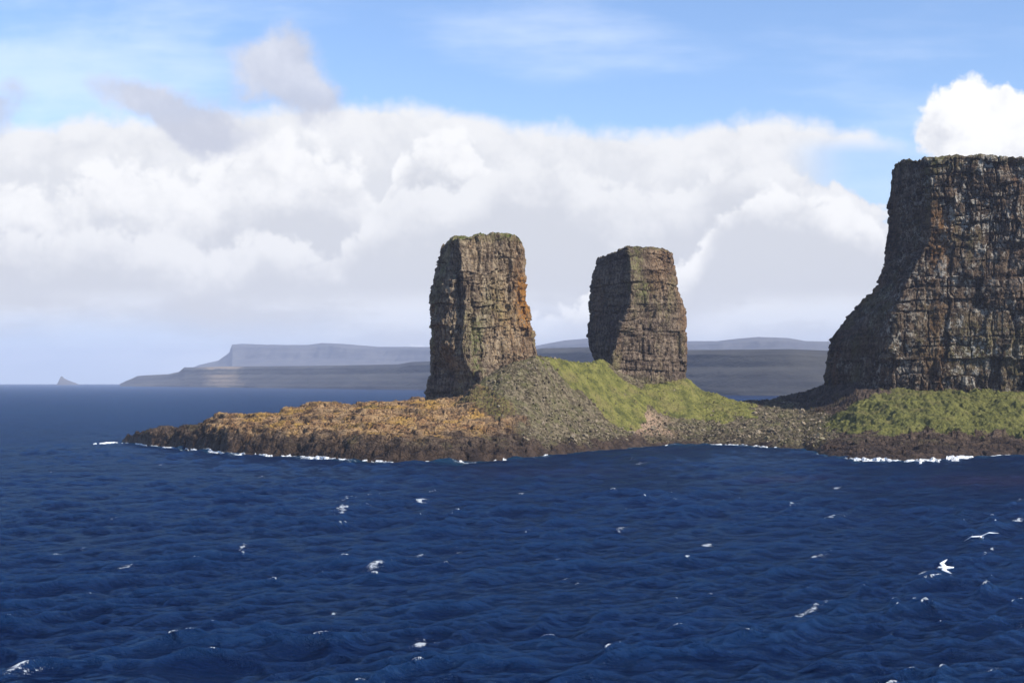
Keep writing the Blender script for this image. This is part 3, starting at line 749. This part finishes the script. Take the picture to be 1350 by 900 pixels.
# ------------------------------------------------------------------ sea
def waves():
    W = []
    r = np.random.default_rng(11)
    for lam in np.geomspace(1.3, 30, 110):
        th = math.radians(-66) + r.normal()*.55         # travel direction
        s = .064*np.interp(math.log(lam), [math.log(q) for q in (1.3, 2.5, 5, 9, 14, 30)], [1.0, 1.25, 1.35, 1.15, .6, .3])
        W.append((2*np.pi/lam, math.cos(th), math.sin(th), s*lam/6.283, r.random()*6.283, lam))
    return W
def sea():
    py = np.concatenate([CY + np.geomspace(3.3, 14, 60), np.arange(CY+14.6, 640, .8), np.arange(640, 925, .75), np.geomspace(927, 2600, 60)])
    px = np.concatenate([np.arange(-2600, -60, 22), np.arange(-60, 1410, 1.5), np.arange(1410, 4000, 22)])
    D = H*F/(py-CY)
    X0 = xof(px[None, :], D[:, None]); Y0 = np.broadcast_to(D[:, None], X0.shape)
    gap = np.abs(np.gradient(D))[:, None]
    X, Y, Z = X0.copy(), Y0.copy(), np.zeros_like(X0); J = np.zeros_like(X0)
    grp = .75 + .5*fbm(X0/60, Y0/60, 1.2, 2)
    for k, cx, cy, a, ph, lam in waves():
        att = np.clip((lam/np.maximum(abs(cy), .25)/gap - 2.2)/2.0, 0, 1)
        if att.max() <= 0: continue
        arg = k*(cx*X0 + cy*Y0) + ph
        A = a*att*grp
        s, c = np.sin(arg), np.cos(arg)
        Z += A*s; X += .85*A*cx*c; Y += .85*A*cy*c; J += .85*A*k*s
    # calmer in the lee of the island
    # foam: breaking crests + list of the larger whitecaps
    jj = J + .25*fbm(X0/9, Y0/9, 4.4, 3); q = np.quantile(jj[(gap[:, 0] < 3)], [.993, .9992])
    brk = sstep(q[0], q[1], jj)
    pxg, pyg = np.broadcast_to(px[None, :], X0.shape), np.broadcast_to(py[:, None], X0.shape)
    foam = brk*.6
    cj = 2.2*fbm(X0/2.2, Y0/5, 2.2, 3)
    for (u, v, w, h, s) in CAPS:
        m = np.exp(-((pxg-u)/w)**2 - ((pyg-v-(u-pxg)*.14-cj)/(.50*h))**2)
        halo = np.exp(-((pxg-u-w*.5)/(2.2*w))**2 - ((pyg-v-(u-pxg)*.18-cj)/(1.1*h))**2)
        foam = np.maximum(foam, np.maximum(.90*s*m, .42*s*halo))
    Z += foam*.12*(gap < 2.5)
    # lace near the rocks
    ter_front = wl(px)[None, :] - Y0
    shore = np.exp(-((ter_front-3)/5.)**2)*sstep(150, 175, pxg)*(pxg < 1900)
    foam = np.maximum(foam, .55*shore*sstep(.0, .5, fbm(X0/7, Y0/7, 6., 3)+.12))
    kelp = np.exp(-((pyg-634)/9.)**2)*sstep(1180, 1290, pxg) + .8*np.exp(-((pyg-631)/4.)**2-((pxg-1030)/70)**2) + .35*np.exp(-((pyg-622)/7.)**2)*sstep(560,640,pxg)*sstep(900,740,pxg)
    V = np.stack([X, Y, Z], -1)
    me = mesh_np('sea', V.reshape(-1, 3), grid_quads(len(py), len(px)))
    vcol(me, 'foam', np.stack([foam, np.clip(kelp, 0, 1), shore, np.ones_like(foam)], -1).reshape(-1, 4))
    m, g = mat('sea_water')
    p = g.pos(); x, y, z = g.sep(p)
    fo, ke, sh = g.sep(S(g, g.attr('foam').outputs['Color']))
    pr = g.xyz(x*.55 + y*.30, y*1.0 - x*.25, z*.3)
    nA = g.noise(pr, .26, 3, .55); nB = g.noise(pr, 1.25, 5, .70); nC = g.noise(p, .02, 4, .55)
    h = nA*2.5 + nB*.8
    nrm = g.bump(h, 1.25, 1.0)
    fn = g.noise(p, 4.5, 6, .8); fn2 = g.noise(p, 1.0, 5, .65)
    fm = g.smooth(fo + (fn-.5)*1.7 + (fn2-.5)*1.3, .42, .70)*g.smooth(fo, .03, .2)
    base = g.mix(g.smooth(nC, .35, .65), (.0012, .0062, .030), (.0019, .0090, .040))
    base = g.mix(g.smooth(z, -.2, .8)*.45, base, (.0045, .024, .075))
    base = g.mix(ke*.55, base, (.022, .012, .030))
    base = g.mix(sh*.35, base, (.012, .075, .12))
    base = g.mix(fm, base, (.52, .55, .58))
    df = g.n('ShaderNodeBsdfDiffuse'); g.put(df.inputs[0], base); g.put(df.inputs['Normal'], nrm)
    gl = g.n('ShaderNodeBsdfGlossy'); g.put(gl.inputs[0], (.37, .65, 1.0)); gl.inputs['Roughness'].default_value = .12; g.put(gl.inputs['Normal'], nrm)
    lw = g.n('ShaderNodeLayerWeight'); lw.inputs[0].default_value = .5; g.put(lw.inputs['Normal'], nrm)
    fc = S(g, lw.outputs['Facing'])
    fr = (g.math('POWER', fc, 4.0)*.55 + .025)*(1.0 - fm)
    ms = g.n('ShaderNodeMixShader'); g.put(ms.inputs[0], fr); g.nt.links.new(df.outputs[0], ms.inputs[1]); g.nt.links.new(gl.outputs[0], ms.inputs[2])
    g.out(S(g, ms.outputs[0]))
    o = link('sea', me, m); tag(o, kind='structure')
CAPS = [(25,885,20,10,1.),(243,845,14,7,1.),(75,733,7,2.5,.8),(165,750,14,3,.55),(557,843,10,4,.95),(500,747,16,4,.9),(556,662,7,3,1.),(600,726,5,3,.95),
        (555,731,6,2,.7),(718,741,9,4,.9),(830,671,5,2.5,.9),(858,670,5,2,.8),(820,697,6,3.5,.7),(745,761,4,2,.8),(705,716,5,2,.6),(745,726,4,2,.6),(605,631,4,2,.9),(636,631,4,2,.7),
        (688,653,5,2,.8),(1095,684,14,3.5,.75),(1112,694,8,2,.8),(1073,734,11,3.5,.85),(930,719,10,3,.85),(904,764,4,2,.8),(1060,810,22,3.5,.85),(1086,803,5,3,.6),(1145,790,8,2.5,.75),
        (1103,644,4,2,.9),(1047,667,5,2,.8),(437,805,3,4,.9),(402,841,8,2.5,.7),(320,722,6,2.5,.8),(465,657,22,2,.65),(455,673,22,3,.65),(1340,688,9,3.5,1.),(1214,751,5,3,.85),
        (1308,723,3,2,.9),(1298,734,5,2,.6),(1340,662,10,2.5,.6),(1341,825,4,2,.6),(1310,887,14,5,.5),(138,678,9,2.5,.55),(150,686,10,2,.5),(110,724,5,2,.5),(446,674,10,2,.6),
        (522,649,8,2,.6),(760,768,4,2,.7),(822,774,5,2.5,.7),(893,790,5,2.5,.6),(926,666,4,2,.5),(990,668,4,2,.5),(212,612,4,2,.8),(120,784,8,2,.4),(695,698,8,2,.5),(1212,785,5,2,.5),(70,621,6,1.5,.5),(35,640,6,1.5,.4),(300,626,5,1.5,.5),(345,628,5,1.5,.6),(380,644,8,1.5,.5),(360,634,4,1.5,.6),(570,648,10,1.5,.6),(842,612,8,1.5,.6),(830,606,5,1.2,.7),(450,612,20,1.5,.5)]
sea()

# ------------------------------------------------------------------ surf along the rocks
def surf():
    m, g = mat('white_surf')
    p = g.pos(); n = g.noise(p, 1.6, 5, .7)
    g.out(g.principled(Base_Color=g.mix(g.smooth(n, .35, .6), (.55, .62, .66), (.84, .85, .86)), Roughness=.8, Specular_IOR_Level=.1, Normal=g.bump(n, .5, .6), Alpha=g.smooth(n*.6 + g.noise(p, .6, 4, .6)*.4, .40, .54)))
    Vs, Qs, off = [], [], 0
    # real shoreline of the displaced ground
    first = np.argmax(TZ > .15, axis=0)
    okc = (TZ > .15).any(0)
    sD = TY[first, np.arange(TY.shape[1])]
    spans = [(122,166,1.6,.7,2.2),(160,236,1.9,.55,1.8),(232,300,2.5,.9,3.),(290,372,2.4,.85,2.6),(360,466,2.8,.95,3.),(466,520,1.6,.5,1.6),(560,582,2.2,.7,2.2),(600,612,2,.5,2),(650,668,2,.6,2.),(716,724,1.5,.4,1.4),(875,905,1.6,.35,1.6),(930,1035,2.2,.55,2.6),
             (1108,1150,2.2,.5,3.),(1120,1220,4.4,.9,4.5),(1196,1284,8.0,1.3,8.),(1300,1352,2.6,.5,3.2)]
    for (a, b, wdt, hh, run) in spans:
        pxs = np.arange(a, b, .5); n = len(pxs)
        Dq = np.interp(pxs, tpx[okc], sD[okc])
        if a < 166: Dq = np.where(pxs < 170, wl(np.full(n, 168.)) + (pxs-168)*.2, Dq)
        k = np.ones(9)/9; Dq = np.convolve(np.pad(Dq, 4, 'edge'), k, 'valid')
        s = np.linspace(-1, 1, 15)[:, None]
        mid = Dq[None, :] - .6*wdt + wdt*.5*fbm(pxs[None, :]/7, 0*s, a*.1, 3)
        D = mid - s*wdt*1.4*(.35+.65*np.clip(fbm(pxs/9, 1.1, a*.3, 3)+.55, 0, 1))[None, :]
        X = xof(pxs[None, :], D)
        env = np.sin(np.pi*np.clip((pxs-a)/(b-a), 0, 1))**.35
        lump = np.clip(.55 + 1.1*fbm(pxs[None, :]/11, 2*s, a*.2, 3), .15, 1.6)
        Z = (1-s**2)*hh*lump*env[None, :]*1.0 - .28 + .25*env[None, :]
        keep = (fbm(pxs/8, 2.2, a*.17, 3) + .42)*env
        Z = Z - (.9*sstep(.28, .0, keep))[None, :]
        Vs.append(np.stack([X, D, Z], -1).reshape(-1, 3)); Qs.append(grid_quads(15, n)+off); off += 15*n
    me = mesh_np('surf', np.concatenate(Vs), np.concatenate(Qs))
    tag(link('surf', me, m), kind='stuff')
surf()

# ------------------------------------------------------------------ sea birds in flight
def bird_mats():
    m, g = mat('white_plumage')
    p = S(g, g.n('ShaderNodeTexCoord').outputs['Object']); x, y, z = g.sep(p)
    ax = g.math('ABSOLUTE', x)
    n = g.noise(p, 9, 4, .6)
    c = g.mix(g.smooth(ax + (n-.5)*.12, .50, .64), (.82, .82, .82), (.40, .41, .44))
    c = g.mix(g.smooth(ax, .68, .74), c, (.06, .06, .065))
    g.out(g.principled(Base_Color=c, Roughness=.7, Normal=g.bump(n, .01, .3)))
    k, g = mat('bill_horn'); g.out(g.principled(Base_Color=(.55, .30, .16), Roughness=.5))
    e, g = mat('eye_black'); g.out(g.principled(Base_Color=(.01, .01, .01), Roughness=.2))
    return m, k, e
BM = bird_mats()
def make_bird(dihedral, droop, sweep, chord=1.):
    """gull-like bird heading +Y, 1.5 m span; one continuous body mesh"""
    import bmesh
    V, Q, off = [], [], 0
    def tube(sec):
        nonlocal off
        n = 14; th = np.linspace(0, 2*np.pi, n, endpoint=False)
        R = [np.stack([cx + rx*np.cos(th), np.full(n, yy), cz + rz*np.sin(th)], -1) for (yy, cx, cz, rx, rz) in sec]
        V.append(np.concatenate(R)); Q.append(grid_quads(len(sec), n, True)+off); off += n*len(sec)
    tube([(-.36,0,.005,.03,.005),(-.34,0,.004,.07,.008),(-.30,0,.0,.060,.018),(-.22,0,-.004,.062,.045),(-.08,0,-.012,.088,.080),(.06,0,-.012,.096,.090),(.17,0,.0,.078,.074),(.24,0,.018,.050,.050),
          (.29,0,.030,.048,.050),(.335,0,.030,.040,.042),(.365,0,.024,.022,.024),(.375,0,.022,.004,.004)])
    for sgn in (-1, 1):
        sec = []
        for t in np.linspace(0, 1, 16):
            s = .03 + .72*t
            zz = .045 + dihedral*min(s, .36) + droop*max(s-.36, 0)
            yc = .045 + .10*min(t/.42, 1) - sweep*max(t-.42, 0)
            ch = np.interp(t, [0,.15,.42,.7,.9,1], [w*chord for w in (.15,.145,.135,.105,.065,.012)])
            th = np.interp(t, [0,.3,1], [.032,.022,.006])
            a = np.linspace(0, 2*np.pi, 12, endpoint=False)
            camber = .014*np.cos(a)**2
            sec.append(np.stack([np.full(12, sgn*s), yc + ch*np.cos(a), zz + th*np.sin(a) - camber], -1))
        V.append(np.concatenate(sec)); Q.append(grid_quads(16, 12, True)+off); off += 16*12
    me = mesh_np('seabird', np.concatenate(V), np.concatenate(Q))
    bm = bmesh.new(); bm.from_mesh(me); bmesh.ops.holes_fill(bm, edges=bm.edges, sides=0); bmesh.ops.recalc_face_normals(bm, faces=bm.faces); bm.to_mesh(me); bm.free()
    o = link('seabird', me, BM[0])
    r = o.modifiers.new('one_skin', 'REMESH'); r.mode = 'VOXEL'; r.voxel_size = .008; r.use_smooth_shade = True
    s = o.modifiers.new('soften', 'SMOOTH'); s.iterations = 3; s.factor = .5
    # bill and eyes
    n = 8; a = np.linspace(0, 2*np.pi, n, endpoint=False)
    Vb = np.concatenate([np.stack([rx*np.cos(a), np.full(n, yy), zz + rz*np.sin(a)], -1) for yy, zz, rx, rz in [(.350,.022,.014,.016),(.385,.018,.010,.012),(.415,.012,.007,.009),(.428,.002,.003,.004)]])
    link('bill', mesh_np('bill', Vb, grid_quads(4, n, True)), BM[1], o)
    for sx in (-1, 1):
        bm = bmesh.new(); bmesh.ops.create_uvsphere(bm, u_segments=8, v_segments=6, radius=.008); em = bpy.data.meshes.new('eye'); bm.to_mesh(em); bm.free()
        e = link('eye', em, BM[2], o); e.location = (sx*.041, .322, .042)
    return o
def place_bird(o, px, py, D, heading, pitch, roll, scale):
    o.location = (xof(px, D), D, zof(py, D)); o.scale = (scale,)*3
    o.rotation_mode = 'QUATERNION'
    Rz = Matrix.Rotation(heading, 4, 'Z'); Rx = Matrix.Rotation(pitch, 4, 'X'); Ry = Matrix.Rotation(roll, 4, 'Y')
    o.rotation_quaternion = (Rz@Rx@Ry).to_quaternion()
b1 = make_bird(.22, -.30, .16, 1.25); place_bird(b1, 1294, 708, 68, math.radians(-205), math.radians(4), math.radians(16), 1.15)
tag(b1, 'white seabird banking with spread wings above dark water, higher of the two birds', 'bird', 'seabirds gliding over the sea')
b2 = make_bird(.10, -.04, .55, .8); place_bird(b2, 1247, 748, 60, math.radians(80), math.radians(-4), math.radians(-20), .92)
tag(b2, 'white seabird flying left with swept wings low over the waves, lower of the two', 'bird', 'seabirds gliding over the sea')

# ------------------------------------------------------------------ render settings
C.view_settings.view_transform = 'Standard'; C.view_settings.look = 'None'; C.view_settings.exposure = .45; C.view_settings.gamma = 1
C.cycles.use_denoising = True
try: C.cycles.denoiser = 'OPENIMAGEDENOISE'
except Exception: pass
C.cycles.max_bounces = 4; C.cycles.diffuse_bounces = 2; C.cycles.glossy_bounces = 2; C.cycles.volume_bounces = 0; C.cycles.transmission_bounces = 1
C.cycles.sample_clamp_indirect = 3; C.cycles.caustics_reflective = False; C.cycles.caustics_refractive = False
C.cycles.sample_clamp_direct = 4; C.cycles.use_adaptive_sampling = True; C.cycles.adaptive_threshold = .01
